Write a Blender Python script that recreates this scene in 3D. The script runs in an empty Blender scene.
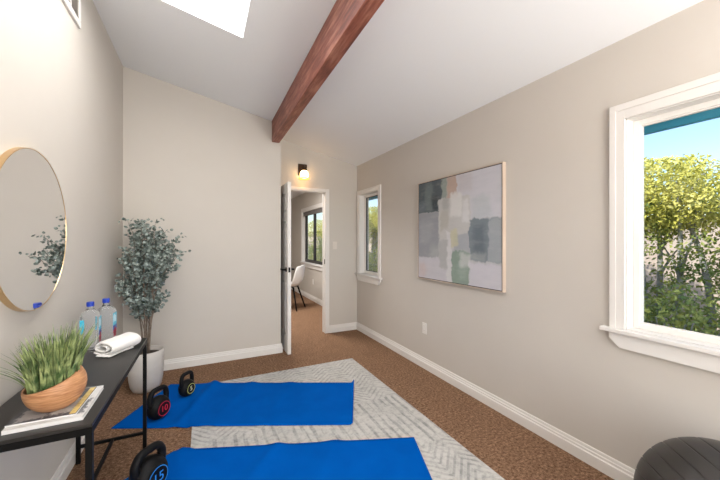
import bpy, bmesh, math, random
from mathutils import Vector, Matrix, Quaternion, noise as mnoise
random.seed(7)
scene = bpy.context.scene
COL = scene.collection
PI = math.pi
TH = math.radians(26.13)
SN, CS = math.sin(TH), math.cos(TH)
def G(R, Z):                       # metres right of / ahead of the viewpoint -> room x, y
    return (SN*Z + CS*R, CS*Z - SN*R)

# ------------------------------------------------------------------ materials
def new_mat(name):
    m = bpy.data.materials.new(name); m.use_nodes = True
    nt = m.node_tree
    return m, nt, nt.nodes['Principled BSDF']
def N(nt, t, **kw):
    n = nt.nodes.new(t)
    for k, v in kw.items():
        if hasattr(n, k) and not isinstance(v, tuple): setattr(n, k, v)
        else: n.inputs[k].default_value = v
    return n
def plain(name, c, rough=.5, metal=0., c2=None, scale=20., bump=0., bscale=None, emit=None, spec=.5, stretch=None, dist=.002, sheen=0., coat=0.):
    m, nt, b = new_mat(name)
    b.inputs['Roughness'].default_value = rough
    b.inputs['Metallic'].default_value = metal
    b.inputs['Specular IOR Level'].default_value = spec
    if sheen: b.inputs['Sheen Weight'].default_value = sheen
    if coat: b.inputs['Coat Weight'].default_value = coat
    b.inputs['Base Color'].default_value = (*c, 1)
    tc = N(nt, 'ShaderNodeTexCoord'); mp = N(nt, 'ShaderNodeMapping')
    nt.links.new(tc.outputs['Object'], mp.inputs['Vector'])
    if stretch: mp.inputs['Scale'].default_value = stretch
    if c2 is not None:
        n = N(nt, 'ShaderNodeTexNoise'); n.inputs['Scale'].default_value = scale; n.inputs['Detail'].default_value = 4
        r = N(nt, 'ShaderNodeValToRGB')
        r.color_ramp.elements[0].position = .35; r.color_ramp.elements[1].position = .65
        r.color_ramp.elements[0].color = (*c, 1); r.color_ramp.elements[1].color = (*c2, 1)
        nt.links.new(mp.outputs[0], n.inputs['Vector']); nt.links.new(n.outputs['Fac'], r.inputs[0])
        nt.links.new(r.outputs[0], b.inputs['Base Color'])
    if bump:
        n = N(nt, 'ShaderNodeTexNoise'); n.inputs['Scale'].default_value = bscale or scale; n.inputs['Detail'].default_value = 3
        bp = N(nt, 'ShaderNodeBump'); bp.inputs['Strength'].default_value = bump; bp.inputs['Distance'].default_value = dist
        nt.links.new(mp.outputs[0], n.inputs['Vector']); nt.links.new(n.outputs['Fac'], bp.inputs['Height'])
        nt.links.new(bp.outputs[0], b.inputs['Normal'])
    if emit:
        b.inputs['Emission Color'].default_value = (*emit[0], 1); b.inputs['Emission Strength'].default_value = emit[1]
    return m
def glass_mat(name, tint=(1, 1, 1), amount=.08):
    m, nt, b = new_mat(name)
    out = nt.nodes['Material Output']; nt.nodes.remove(b)
    t = N(nt, 'ShaderNodeBsdfTransparent'); t.inputs[0].default_value = (*tint, 1)
    g = N(nt, 'ShaderNodeBsdfGlossy'); g.inputs['Roughness'].default_value = .02
    lw = N(nt, 'ShaderNodeLayerWeight'); lw.inputs['Blend'].default_value = .15
    mu = N(nt, 'ShaderNodeMath', operation='MULTIPLY'); mu.inputs[1].default_value = amount*3
    mx = N(nt, 'ShaderNodeMixShader')
    nt.links.new(lw.outputs['Fresnel'], mu.inputs[0]); nt.links.new(mu.outputs[0], mx.inputs[0])
    nt.links.new(t.outputs[0], mx.inputs[1]); nt.links.new(g.outputs[0], mx.inputs[2]); nt.links.new(mx.outputs[0], out.inputs[0])
    return m

M = {}
M['wall'] = plain('wall_paint', (.588, .552, .503), .85, c2=(.598, .562, .513), scale=3, bump=.05, bscale=180, spec=.2)
M['ceiling'] = plain('ceiling_paint', (.855, .875, .895), .9, bump=.05, bscale=150, spec=.15)
M['trim'] = plain('trim_paint', (.775, .755, .725), .4)
M['sash'] = plain('sash_vinyl', (.83, .805, .77), .35)
M['doorwhite'] = plain('door_paint', (.76, .74, .71), .45)
M['black'] = plain('black_metal', (.004, .004, .004), .5, spec=.15)
M['tabletop'] = plain('black_tabletop', (.013, .012, .011), .34, c2=(.019, .017, .016), scale=14, bump=.02, bscale=60, stretch=(1, .12, 1), spec=.45)
M['rubber'] = plain('black_vinyl', (.004, .004, .0045), .55, bump=.04, bscale=120, spec=.2)
M['ball'] = plain('ball_vinyl', (.026, .023, .021), .40, bump=.05, bscale=160)
M['mat'] = plain('blue_foam', (.0, .082, .38), .85, c2=(.0, .092, .42), scale=6, bump=.15, bscale=450, spec=.02)
M['brass'] = plain('brushed_brass', (.70, .50, .28), .3, metal=1., bump=.02, bscale=90)
M['mirror'] = plain('mirror_silver', (.86, .86, .86), .01, metal=1.)
M['pot'] = plain('pale_ceramic', (.53, .50, .46), .6, c2=(.58, .55, .51), scale=9, bump=.06, bscale=40)
M['soil'] = plain('dark_soil', (.03, .022, .016), .95, c2=(.07, .05, .035), scale=60, bump=.8, bscale=60, dist=.01)
M['bark'] = plain('plant_bark', (.13, .095, .07), .8, c2=(.24, .19, .15), scale=40, bump=.4, bscale=60)
M['euca'] = plain('eucalyptus_leaf', (.05, .075, .062), .55, c2=(.34, .40, .37), scale=25, bump=.05, bscale=80)  # paler patches put leaf highlights into the colour
M['grass'] = plain('grass_blade', (.045, .10, .026), .42, c2=(.40, .47, .20), scale=26)
M['towel'] = plain('white_terry', (.80, .78, .75), .95, bump=.6, bscale=420, sheen=.4)
M['cap'] = plain('blue_cap', (.008, .045, .42), .35)
M['lab_cyan'] = plain('label_cyan', (.02, .40, .62), .35, c2=(.10, .62, .78), scale=40)
M['lab_blue'] = plain('label_blue', (.01, .05, .36), .35, c2=(.02, .12, .55), scale=50)
M['lab_red'] = plain('label_red', (.50, .01, .06), .35, c2=(.75, .05, .14), scale=70)
M['lab_white'] = plain('label_white', (.85, .87, .9), .35)
M['pages'] = plain('white_paper', (.80, .79, .77), .7, c2=(.72, .71, .69), scale=300, stretch=(.02, .02, 1))
M['gold'] = plain('gold_ink', (.55, .38, .10), .4, c2=(.75, .60, .25), scale=60)
M['glass'] = glass_mat('window_glass', (.97, .985, .98))
M['sconce_dark'] = plain('dark_bronze', (.055, .030, .016), .45, metal=.6)
M['shade'] = plain('lit_opal_glass', (.9, .75, .5), .3, emit=((1., .62, .26), 10.))
M['rimglass'] = plain('lit_amber_rim', (.7, .40, .14), .3, emit=((1., .45, .10), 1.2))
M['skylight'] = plain('opal_skylight', (.9, .9, .9), .5, emit=((1., .985, .96), 10.))
M['grille'] = plain('vent_grille', (.52, .49, .45), .7)
M['switchplate'] = plain('ivory_plastic', (.68, .63, .575), .4)
M['plate'] = plain('white_plastic', (.82, .80, .76), .35)
M['leaf_a'] = plain('hedge_leaf_sunny', (.58, .56, .07), .5, c2=(.85, .79, .26), scale=3)  # canopy leaves: sunlit brightness put into the base colour
M['leaf_b'] = plain('hedge_leaf_shaded', (.16, .24, .05), .5, c2=(.46, .48, .12), scale=4)  # darker copy for lower leaves: shade below the canopy put into the colour
M['leaf_c'] = plain('undergrowth_leaf', (.18, .29, .09), .5, c2=(.58, .60, .16), scale=7)
M['outbark'] = plain('grey_bark', (.36, .36, .36), .85, c2=(.56, .55, .53), scale=18, bump=.5, bscale=30)
M['fence'] = plain('garden_wall_stucco', (.62, .50, .43), .9, c2=(.70, .58, .50), scale=8, bump=.2, bscale=60)
M['earth'] = plain('garden_earth', (.16, .11, .07), .95, c2=(.25, .19, .12), scale=6, bump=.6, bscale=20, dist=.03)
M['fascia'] = plain('teal_fascia_paint', (.06, .42, .66), .6, c2=(.09, .48, .72), scale=5, stretch=(1, .3, 4))
M['roof'] = plain('roof_felt', (.25, .23, .21), .9)
M['shell'] = plain('white_shell', (.80, .79, .77), .4)
M['blind'] = plain('grey_blind', (.16, .15, .14), .7)
M['darkframe'] = plain('dark_sash', (.035, .032, .030), .5)
M['darkleaf'] = plain('dark_leaf', (.02, .03, .02), .5)

def carpet_mat():
    m, nt, b = new_mat('brown_carpet')
    b.inputs['Roughness'].default_value = 1.; b.inputs['Specular IOR Level'].default_value = .1
    tc = N(nt, 'ShaderNodeTexCoord')
    n1 = N(nt, 'ShaderNodeTexNoise'); n1.inputs['Scale'].default_value = 58; n1.inputs['Detail'].default_value = 8; n1.inputs['Roughness'].default_value = .85
    n2 = N(nt, 'ShaderNodeTexNoise'); n2.inputs['Scale'].default_value = 7; n2.inputs['Detail'].default_value = 3
    r = N(nt, 'ShaderNodeValToRGB'); e = r.color_ramp.elements
    e[0].position = .37; e[0].color = (.065, .031, .017, 1); e[1].position = .63; e[1].color = (.47, .295, .19, 1)
    mid = e.new(.5); mid.color = (.22, .127, .076, 1)
    mx = N(nt, 'ShaderNodeMix', data_type='RGBA', blend_type='MULTIPLY'); mx.inputs[0].default_value = 1
    r2 = N(nt, 'ShaderNodeValToRGB'); r2.color_ramp.elements[0].color = (.85, .85, .85, 1); r2.color_ramp.elements[1].color = (1.12, 1.12, 1.12, 1)
    bp = N(nt, 'ShaderNodeBump'); bp.inputs['Strength'].default_value = .9; bp.inputs['Distance'].default_value = .008
    L = nt.links.new
    L(tc.outputs['Object'], n1.inputs[0]); L(tc.outputs['Object'], n2.inputs[0])
    L(n1.outputs['Fac'], r.inputs[0]); L(n2.outputs['Fac'], r2.inputs[0])
    L(r.outputs[0], mx.inputs[6]); L(r2.outputs[0], mx.inputs[7]); L(mx.outputs[2], b.inputs['Base Color'])
    L(n1.outputs['Fac'], bp.inputs['Height']); L(bp.outputs[0], b.inputs['Normal'])
    return m
M['carpet'] = carpet_mat()

class MN:                          # tiny maths-node builder
    def __init__(s, nt): s.nt = nt
    def op(s, o, a, b=None, c=None):
        n = s.nt.nodes.new('ShaderNodeMath'); n.operation = o
        for i, v in enumerate((a, b, c)):
            if v is None: continue
            if isinstance(v, (int, float)): n.inputs[i].default_value = v
            else: s.nt.links.new(v, n.inputs[i])
        return n.outputs[0]
    def mix(s, f, a, b):
        n = s.nt.nodes.new('ShaderNodeMix'); n.data_type = 'RGBA'
        for i, v in ((0, f), (6, a), (7, b)):
            if isinstance(v, (int, float)): n.inputs[i].default_value = v
            elif isinstance(v, tuple): n.inputs[i].default_value = (*v, 1)
            else: s.nt.links.new(v, n.inputs[i])
        return n.outputs[2]
    def noise(s, vec, scale, detail=3, rough=.5):
        n = s.nt.nodes.new('ShaderNodeTexNoise'); n.inputs['Scale'].default_value = scale
        n.inputs['Detail'].default_value = detail; n.inputs['Roughness'].default_value = rough
        s.nt.links.new(vec, n.inputs['Vector']); return n.outputs['Fac']
    def mapped(s, vec, sc):
        n = s.nt.nodes.new('ShaderNodeMapping'); n.inputs['Scale'].default_value = sc
        s.nt.links.new(vec, n.inputs['Vector']); return n.outputs[0]
    def smooth(s, x, lo, hi):
        n = s.nt.nodes.new('ShaderNodeMapRange'); n.interpolation_type = 'SMOOTHSTEP'
        s.nt.links.new(x, n.inputs[0]); n.inputs[1].default_value = lo; n.inputs[2].default_value = hi
        return n.outputs[0]

def rug_mat():
    m, nt, b = new_mat('grey_woven_rug'); q = MN(nt)
    b.inputs['Roughness'].default_value = .95; b.inputs['Specular IOR Level'].default_value = .1
    tc = nt.nodes.new('ShaderNodeTexCoord'); o = tc.outputs['Object']
    sp = nt.nodes.new('ShaderNodeSeparateXYZ'); nt.links.new(o, sp.inputs[0]); x, y = sp.outputs[0], sp.outputs[1]
    jit = q.op('MULTIPLY', q.op('SUBTRACT', q.noise(o, 9, 3), .5), .016)
    xj = q.op('ADD', x, jit); yj = q.op('ADD', y, jit)
    # stripes running the length of the rug
    st = q.op('SINE', q.op('MULTIPLY', xj, 100.))
    st2 = q.smooth(st, -.2, .7)
    cut = q.smooth(q.noise(q.mapped(o, (14, 2.2, 1)), 1.5, 2), .40, .60)
    stripes = q.op('MULTIPLY', st2, cut)
    # herringbone
    tri = q.op('PINGPONG', xj, .15)
    hb = q.op('SINE', q.op('MULTIPLY', q.op('ADD', yj, q.op('MULTIPLY', tri, 1.0)), 112.))
    herr = q.op('MULTIPLY', q.smooth(hb, -.1, .8), q.op('ADD', .35, q.op('MULTIPLY', q.smooth(q.noise(o, 6, 3), .4, .62), .5)))
    # bands across the rug
    yb = q.op('ADD', y, jit)
    sel = q.op('MULTIPLY', q.smooth(yb, .83, .85), q.smooth(yb, 1.50, 1.48))
    pat = q.op('ADD', q.op('MULTIPLY', stripes, sel), q.op('MULTIPLY', herr, q.op('SUBTRACT', 1, sel)))
    wear = q.smooth(q.noise(o, 34, 4, .7), .42, .66)
    wear2 = q.smooth(q.noise(o, 4, 3), .38, .66)
    dark = q.op('ADD', q.op('MULTIPLY', pat, q.op('ADD', .20, q.op('MULTIPLY', q.noise(o, 11, 4, .7), .50))), q.op('ADD', q.op('MULTIPLY', wear, .34), q.op('MULTIPLY', wear2, .14)))
    c = q.mix(dark, (.545, .535, .51), (.19, .195, .195))
    nt.links.new(c, b.inputs['Base Color'])
    bp = nt.nodes.new('ShaderNodeBump'); bp.inputs['Strength'].default_value = .5; bp.inputs['Distance'].default_value = .004
    nt.links.new(q.noise(o, 260, 2), bp.inputs['Height']); nt.links.new(bp.outputs[0], b.inputs['Normal'])
    return m
M['rug'] = rug_mat()

def rect_paint(name, base, rects, scale_w=.02, rough=.6, streak=.06):
    """flat paint blocks in object space u=x, v=z (0..1), uneven painterly edges"""
    m, nt, b = new_mat(name); q = MN(nt)
    b.inputs['Roughness'].default_value = rough
    tc = nt.nodes.new('ShaderNodeTexCoord'); o = tc.outputs['Object']
    sp = nt.nodes.new('ShaderNodeSeparateXYZ'); nt.links.new(o, sp.inputs[0])
    d1 = q.op('MULTIPLY', q.op('SUBTRACT', q.noise(q.mapped(o, (1, 1, 1)), 16, 4), .5), scale_w*4)
    d2 = q.op('MULTIPLY', q.op('SUBTRACT', q.noise(q.mapped(o, (1.3, 1, .9)), 13, 4), .5), scale_w*4)
    u = q.op('ADD', sp.outputs[0], d1); v = q.op('ADD', sp.outputs[2], d2)
    tone = q.noise(q.mapped(o, (3, 1, 9)), 2.5, 5, .6)
    col = base
    for (u0, v0, u1, v1, c, soft, alpha) in rects:
        a = q.op('MULTIPLY', q.smooth(u, u0-soft, u0+soft), q.smooth(u, u1+soft, u1-soft))
        a2 = q.op('MULTIPLY', q.smooth(v, v0-soft, v0+soft), q.smooth(v, v1+soft, v1-soft))
        f = q.op('MULTIPLY', q.op('MULTIPLY', a, a2), alpha)
        col = q.mix(f, col, c)
    t = q.op('MULTIPLY', q.op('SUBTRACT', tone, .5), streak*8)
    col = q.mix(q.op('MAXIMUM', t, 0.), col, (.72, .70, .70))
    col = q.mix(q.op('MAXIMUM', q.op('MULTIPLY', t, -1.), 0.), col, (.22, .25, .27))
    nt.links.new(col, b.inputs['Base Color'])
    return m

def beam_mat():
    m, nt, b = new_mat('redwood_beam'); q = MN(nt)
    b.inputs['Roughness'].default_value = .5
    tc = nt.nodes.new('ShaderNodeTexCoord'); o = tc.outputs['Object']
    g = q.noise(q.mapped(o, (14, 1.1, 14)), 3.2, 6, .62)
    k = q.noise(q.mapped(o, (5, 2.2, 5)), 1.6, 4, .6)
    r = nt.nodes.new('ShaderNodeValToRGB'); e = r.color_ramp.elements
    e[0].position = .30; e[0].color = (.055, .014, .012, 1); e[1].position = .74; e[1].color = (.58, .28, .20, 1)
    mid = e.new(.5); mid.color = (.255, .078, .050, 1)
    nt.links.new(q.op('ADD', q.op('MULTIPLY', g, .6), q.op('MULTIPLY', k, .4)), r.inputs[0])
    nt.links.new(r.outputs[0], b.inputs['Base Color'])
    bp = nt.nodes.new('ShaderNodeBump'); bp.inputs['Strength'].default_value = .5; bp.inputs['Distance'].default_value = .006
    nt.links.new(g, bp.inputs['Height']); nt.links.new(bp.outputs[0], b.inputs['Normal'])
    return m
M['beam'] = beam_mat()

def wood_bowl_mat():
    m, nt, b = new_mat('bowl_wood'); q = MN(nt)
    b.inputs['Roughness'].default_value = .5
    tc = nt.nodes.new('ShaderNodeTexCoord'); o = tc.outputs['Object']
    g = q.noise(q.mapped(o, (4, 4, 40)), 4, 5, .6)
    r = nt.nodes.new('ShaderNodeValToRGB'); e = r.color_ramp.elements
    e[0].position = .32; e[0].color = (.33, .135, .055, 1); e[1].position = .68; e[1].color = (.62, .33, .16, 1)
    nt.links.new(g, r.inputs[0]); nt.links.new(r.outputs[0], b.inputs['Base Color'])
    return m
M['bowlwood'] = wood_bowl_mat()

def water_mat():
    m, nt, b = new_mat('clear_water_bottle')
    b.inputs['Base Color'].default_value = (.95, .98, 1, 1)
    b.inputs['Transmission Weight'].default_value = .92
    b.inputs['Roughness'].default_value = .06; b.inputs['IOR'].default_value = 1.2
    return m
M['water'] = water_mat()
M['red_ink'] = plain('red_ink', (.62, .02, .06), .5)
M['blue_ink'] = plain('blue_ink', (.02, .25, .75), .5)
M['lime_ink'] = plain('lime_ink', (.55, .58, .18), .5)
M['white_ink'] = plain('pale_ink', (.80, .80, .55), .5)
M['frame_wood'] = plain('pale_frame_wood', (.52, .42, .34), .5, c2=(.60, .49, .40), scale=12, stretch=(1, 1, .15))
M['frame_dark'] = plain('frame_gap', (.05, .045, .04), .7)

# ------------------------------------------------------------------ mesh helpers
def link(name, bm, mat, parent=None, smooth=False, kind=None, bevel=0, solid=0, sub=0):
    me = bpy.data.meshes.new(name)
    bmesh.ops.recalc_face_normals(bm, faces=bm.faces[:])
    bm.to_mesh(me); bm.free()
    mats = mat if isinstance(mat, (list, tuple)) else [mat]
    for k in mats: me.materials.append(M[k])
    if smooth:
        for p in me.polygons: p.use_smooth = True
    o = bpy.data.objects.new(name, me); COL.objects.link(o)
    if parent: o.parent = parent
    if kind: o['kind'] = kind
    if solid:
        s = o.modifiers.new('thickness', 'SOLIDIFY'); s.thickness = solid; s.offset = 1
    if bevel:
        s = o.modifiers.new('bevel', 'BEVEL'); s.width = bevel; s.segments = 2; s.limit_method = 'ANGLE'
    if sub:
        s = o.modifiers.new('sub', 'SUBSURF'); s.levels = sub; s.render_levels = sub
    return o
def empty(name, loc=(0, 0, 0), rz=0, label=None, cat=None, group=None, kind=None):
    o = bpy.data.objects.new(name, None); COL.objects.link(o); o.empty_display_size = .1
    o.location = loc; o.rotation_euler = (0, 0, rz)
    tag(o, label, cat, group, kind); return o
def tag(o, label=None, cat=None, group=None, kind=None):
    if label: o['label'] = label
    if cat: o['category'] = cat
    if group: o['group'] = group
    if kind: o['kind'] = kind
    return o
def box(bm, x0, x1, y0, y1, z0, z1, mi=0):
    v = [bm.verts.new(p) for p in ((x0, y0, z0), (x1, y0, z0), (x1, y1, z0), (x0, y1, z0), (x0, y0, z1), (x1, y0, z1), (x1, y1, z1), (x0, y1, z1))]
    for f in ((3, 2, 1, 0), (4, 5, 6, 7), (0, 1, 5, 4), (1, 2, 6, 5), (2, 3, 7, 6), (3, 0, 4, 7)):
        bm.faces.new([v[i] for i in f]).material_index = mi
    return v
def bx(*a):
    bm = bmesh.new(); box(bm, *a); return bm
def boxes(*l):
    bm = bmesh.new()
    for a in l: box(bm, *a)
    return bm
def prism(bm, pts, axis, a0, a1):
    """polygon in the two other axes, extruded along axis ('x','y','z')"""
    def P(p, t):
        return {'x': (t, p[0], p[1]), 'y': (p[0], t, p[1]), 'z': (p[0], p[1], t)}[axis]
    A = [bm.verts.new(P(p, a0)) for p in pts]; B = [bm.verts.new(P(p, a1)) for p in pts]
    n = len(pts)
    bm.faces.new(A[::-1]); bm.faces.new(B)
    for i in range(n): bm.faces.new((A[i], A[(i+1) % n], B[(i+1) % n], B[i]))
def tube(bm, pts, rad, seg=10, cap=True, flat=1.):
    pts = [Vector(p) for p in pts]; n = len(pts)
    rad = rad if isinstance(rad, (list, tuple)) else [rad]*n
    up = None; rings = []
    for i, p in enumerate(pts):
        t = (pts[min(i+1, n-1)]-pts[max(i-1, 0)]).normalized()
        if up is None:
            up = t.orthogonal().normalized()
        else:
            up = (up - t*up.dot(t)).normalized()
        s = t.cross(up)
        rings.append([bm.verts.new(p + (up*math.cos(2*PI*k/seg) + s*math.sin(2*PI*k/seg)*flat)*rad[i]) for k in range(seg)])
    for a, b in zip(rings, rings[1:]):
        for k in range(seg): bm.faces.new((a[k], a[(k+1) % seg], b[(k+1) % seg], b[k]))
    if cap:
        bm.faces.new(rings[0][::-1]); bm.faces.new(rings[-1])
def lathe(bm, prof, seg=32, mtx=None, closed=False, cap=True):
    rings = []; mtx = mtx or Matrix()
    for (r, z) in prof:
        rings.append([bm.verts.new(mtx @ Vector((max(r, 1e-5)*math.cos(2*PI*k/seg), max(r, 1e-5)*math.sin(2*PI*k/seg), z))) for k in range(seg)])
    rr = list(zip(rings, rings[1:]))
    if closed: rr.append((rings[-1], rings[0]))
    for a, b in rr:
        for k in range(seg): bm.faces.new((a[k], a[(k+1) % seg], b[(k+1) % seg], b[k]))
    if cap and not closed:
        bm.faces.new(rings[0][::-1]); bm.faces.new(rings[-1])
def copy_tree(o, parent=None):
    kids = [c for c in bpy.data.objects if c.parent == o]
    c = o.copy(); COL.objects.link(c)
    if parent: c.parent = parent
    for k in kids: copy_tree(k, c)
    return c
def bez(p0, p1, p2, n):
    p0, p1, p2 = Vector(p0), Vector(p1), Vector(p2)
    return [p0*(1-t)**2 + p1*2*t*(1-t) + p2*t*t for t in [i/(n-1) for i in range(n)]]

# ------------------------------------------------------------------ room constants
XL, XR, YB, YF = -.712, 2.10, 3.873, 4.38
XC = .84                     # outer corner of the main back wall
def ceil_z(x): return 2.918 - .2134*x
Y0 = -1.6
TW = .14

# floor
link('floor', bx(-.86, 2.36, -1.75, 9.65, -.08, 0), 'carpet', kind='structure')

def wall_x(name, x0, x1, y0, y1, z1, holes, mat='wall'):
    ys = sorted({y0, y1, *[h[0] for h in holes], *[h[1] for h in holes]})
    bm = bmesh.new()
    for a, b in zip(ys, ys[1:]):
        hs = [h for h in holes if h[0] <= a+1e-6 and h[1] >= b-1e-6]
        if hs:
            box(bm, x0, x1, a, b, 0, hs[0][2]); box(bm, x0, x1, a, b, hs[0][3], z1)
        else: box(bm, x0, x1, a, b, 0, z1)
    return link(name, bm, mat, kind='structure')
BW = (-.75, .942, .855, 2.02)       # big window opening
SW = (3.72, 4.275, .855, 2.02)      # narrow window opening
NW = (5.2, 7.70, .815, 2.03)        # next room
wall_x('wall_right', XR, XR+TW, -1.75, 4.5, 2.48, [BW, SW])
wall_x('wall_left', XL-.14, XL, -1.75, 9.65, 3.12, [])
bm = bmesh.new(); prism(bm, [(XL, 0), (XC, 0), (XC, ceil_z(XC)+.02), (XL, ceil_z(XL)+.02)], 'y', YB, 4.5)
link('wall_back', bm, 'wall', kind='structure')
DX0, DX1, DH = .905, 1.592, 2.045
bm = bmesh.new()
prism(bm, [(XC, 0), (DX0, 0), (DX0, DH), (DX1, DH), (DX1, 0), (XR, 0), (XR, ceil_z(XR)+.02), (XC, ceil_z(XC)+.02)], 'y', YF, 4.5)
link('wall_far', bm, 'wall', kind='structure')
# wall behind the viewpoint, with a wide opening assumed for the added fill light
bm = boxes((XL, .0, -1.75, Y0, 0, 2.9), (1.9, XR, -1.75, Y0, 0, 2.48))
box(bm, 0, 1.9, -1.75, Y0, 0, .15)
prism(bm, [(0, 2.3), (1.9, 2.3), (1.9, ceil_z(1.9)+.02), (0, ceil_z(0)+.02)], 'y', -1.75, Y0)
link('wall_rear', bm, 'wall', kind='structure')
wall_x('wall_beyond_right', 2.2, 2.34, 4.5, 9.65, 2.5, [NW])
link('wall_beyond_end', bx(XL, 2.2, 9.5, 9.65, 0, 2.5), 'wall', kind='structure')
link('ceiling_beyond', bx(-.86, 2.72, 4.5, 9.65, 2.49, 2.62), 'ceiling', kind='structure')
# sloping ceiling with the skylight shaft cut through it
SX0, SX1, SY0, SY1 = -.38, .267, 1.15, 2.535
def slab(bm, x0, x1, y0, y1, t=.25):
    prism(bm, [(x0, ceil_z(x0)), (x1, ceil_z(x1)), (x1, ceil_z(x1)+t), (x0, ceil_z(x0)+t)], 'y', y0, y1)
bm = bmesh.new()
slab(bm, -.86, SX0, -1.75, 4.5); slab(bm, SX1, 2.72, -1.75, 4.5)
slab(bm, SX0, SX1, -1.75, SY0); slab(bm, SX0, SX1, SY1, 4.5)
link('ceiling', bm, 'ceiling', kind='structure')
sk = empty('skylight', (0, 0, 0), 0, 'bright white rectangular skylight in the sloping ceiling beside the beam', 'skylight')
bm = bmesh.new(); prism(bm, [(SX0, ceil_z(SX0)+.20), (SX1, ceil_z(SX1)+.20), (SX1, ceil_z(SX1)+.23), (SX0, ceil_z(SX0)+.23)], 'y', SY0, SY1)
link('opal_pane', bm, 'skylight', sk)
bm = bmesh.new()
for a in ((SX0-.05, SX1+.05, SY0-.05, SY0), (SX0-.05, SX1+.05, SY1, SY1+.05), (SX0-.05, SX0, SY0, SY1), (SX1, SX1+.05, SY0, SY1)):
    x0, x1, y0, y1 = a
    prism(bm, [(x0, ceil_z(x0)+.25), (x1, ceil_z(x1)+.25), (x1, ceil_z(x1)+.33), (x0, ceil_z(x0)+.33)], 'y', y0, y1)
link('roof_curb', bm, 'trim', sk)

# exposed beam
bm = bmesh.new()
ya, yb = YB, -1.6
def bp_(y): return .7336 - .0118*(YB-y)
xa, xb = bp_(ya), bp_(yb)
zb = 2.512
vs = []
for (x, y) in ((xa, ya), (xb, yb)):
    w = .088
    vs.append([bm.verts.new(p) for p in ((x, y, zb), (x+w, y, zb), (x+w, y, ceil_z(x+w)+.01), (x, y, ceil_z(x)+.01))])
a, b = vs
for i in range(4): bm.faces.new((a[i], a[(i+1) % 4], b[(i+1) % 4], b[i]))
bm.faces.new(a); bm.faces.new(b[::-1])
tag(link('ceiling_beam', bm, 'beam', bevel=.004), 'exposed reddish brown timber beam running along the sloping white ceiling', 'beam')

# baseboards
def base(name, p0, p1, nrm):
    (x0, y0), (x1, y1) = p0, p1
    d = Vector((x1-x0, y1-y0, 0)); L = d.length; d.normalize(); n = Vector((nrm[0], nrm[1], 0))
    prof = [(0, 0), (.019, 0), (.019, .066), (.013, .070), (.013, .084), (.0085, .087), (.0085, .100), (.006, .106), (0, .106)]
    bm = bmesh.new()
    A = [bm.verts.new(Vector((x0, y0, 0)) + n*p + Vector((0, 0, q))) for p, q in prof]
    B = [bm.verts.new(Vector((x1, y1, 0)) + n*p + Vector((0, 0, q))) for p, q in prof]
    for i in range(len(prof)):
        j = (i+1) % len(prof); bm.faces.new((A[i], A[j], B[j], B[i]))
    bm.faces.new(A); bm.faces.new(B[::-1])
    link(name, bm, 'trim', kind='structure')
base('baseboard_right', (XR, Y0), (XR, YF), (-1, 0))
base('baseboard_left', (XL, Y0), (XL, YB), (1, 0))
base('baseboard_back', (XL, YB), (XC+.014, YB), (0, -1))
base('baseboard_return', (XC, YB-.014), (XC, YF), (1, 0))
base('baseboard_far', (DX1+.056, YF), (XR, YF), (0, -1))
base('baseboard_beyond', (2.2, 4.5), (2.2, 9.5), (-1, 0))

# ------------------------------------------------------------------ windows
def window(n, xi, hole, cas=.072, horn=.038, sill_d=.045, glass_gap=.065, sashw=.045, mull=None, mat='sash', head=.085, gasket='darkframe'):
    y0, y1, z0, z1 = hole
    w = empty('window_%d' % n, (xi, (y0+y1)/2, z0), kind='structure')
    ox, oy, oz = xi, (y0+y1)/2, z0
    def L(bm, *a, **k):
        bmesh.ops.translate(bm, verts=bm.verts, vec=(-ox, -oy, -oz)); return link(*a[:1], bm, *a[1:], parent=w, **k)
    t = .013
    bm = bmesh.new()
    c1 = cas*.58
    for (ia, ib, tt) in ((c1, cas, t+.004), (0, c1, t)):
        ha, hb = head*ia/cas, head*ib/cas
        box(bm, xi-tt, xi, y0-ib, y0-ia, z0, z1+hb); box(bm, xi-tt, xi, y1+ia, y1+ib, z0, z1+hb)
        box(bm, xi-tt, xi, y0-ia, y1+ia, z1+ha, z1+hb)
    L(bm, 'casing', 'trim', bevel=.0012)
    # jamb liner
    bm = boxes((xi, xi+TW, y0-.002, y0+.006, z0, z1), (xi, xi+TW, y1-.006, y1+.002, z0, z1), (xi, xi+TW, y0, y1, z1-.006, z1+.002))
    L(bm, 'jamb', 'trim')
    # sill (stool) with horns, and apron with angled ends
    bm = bmesh.new(); box(bm, xi-sill_d, xi, y0-cas-horn, y1+cas+horn, z0-.022, z0); box(bm, xi, xi+TW+.02, y0+.0, y1-.0, z0-.022, z0+.004)
    L(bm, 'sill', 'trim', bevel=.004)
    za, zb_ = z0-.022, z0-.105
    bm = bmesh.new(); prism(bm, [(y0-cas, za), (y0-cas, za-.035), (y0-cas+.05, zb_), (y1+cas-.05, zb_), (y1+cas, za-.035), (y1+cas, za)], 'x', xi-.022, xi)
    L(bm, 'apron', 'trim', bevel=.002)
    gx = xi+glass_gap; s = sashw
    def ring(bm, a0, a1, b0, b1, x0, x1, s):
        box(bm, x0, x1, a0, a0+s, b0, b1); box(bm, x0, x1, a1-s, a1, b0, b1)
        box(bm, x0, x1, a0+s, a1-s, b0, b0+s); box(bm, x0, x1, a0+s, a1-s, b1-s, b1)
    bm = bmesh.new(); ring(bm, y0+.006, y1-.006, z0+.004, z1-.006, gx, gx+.05, s)
    if mull is not None:
        for yy in mull: box(bm, gx, gx+.05, yy-.035, yy+.035, z0+s, z1-s)
    L(bm, 'sash', mat, bevel=.003)
    bm = bmesh.new(); ring(bm, y0+.006+s, y1-.006-s, z0+.004+s, z1-.006-s, gx+.012, gx+.03, .006)
    L(bm, 'gasket', gasket)
    L(bx(gx+.019, gx+.024, y0+s, y1-s, z0+s, z1-s), 'pane', 'glass')
    return w
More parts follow.
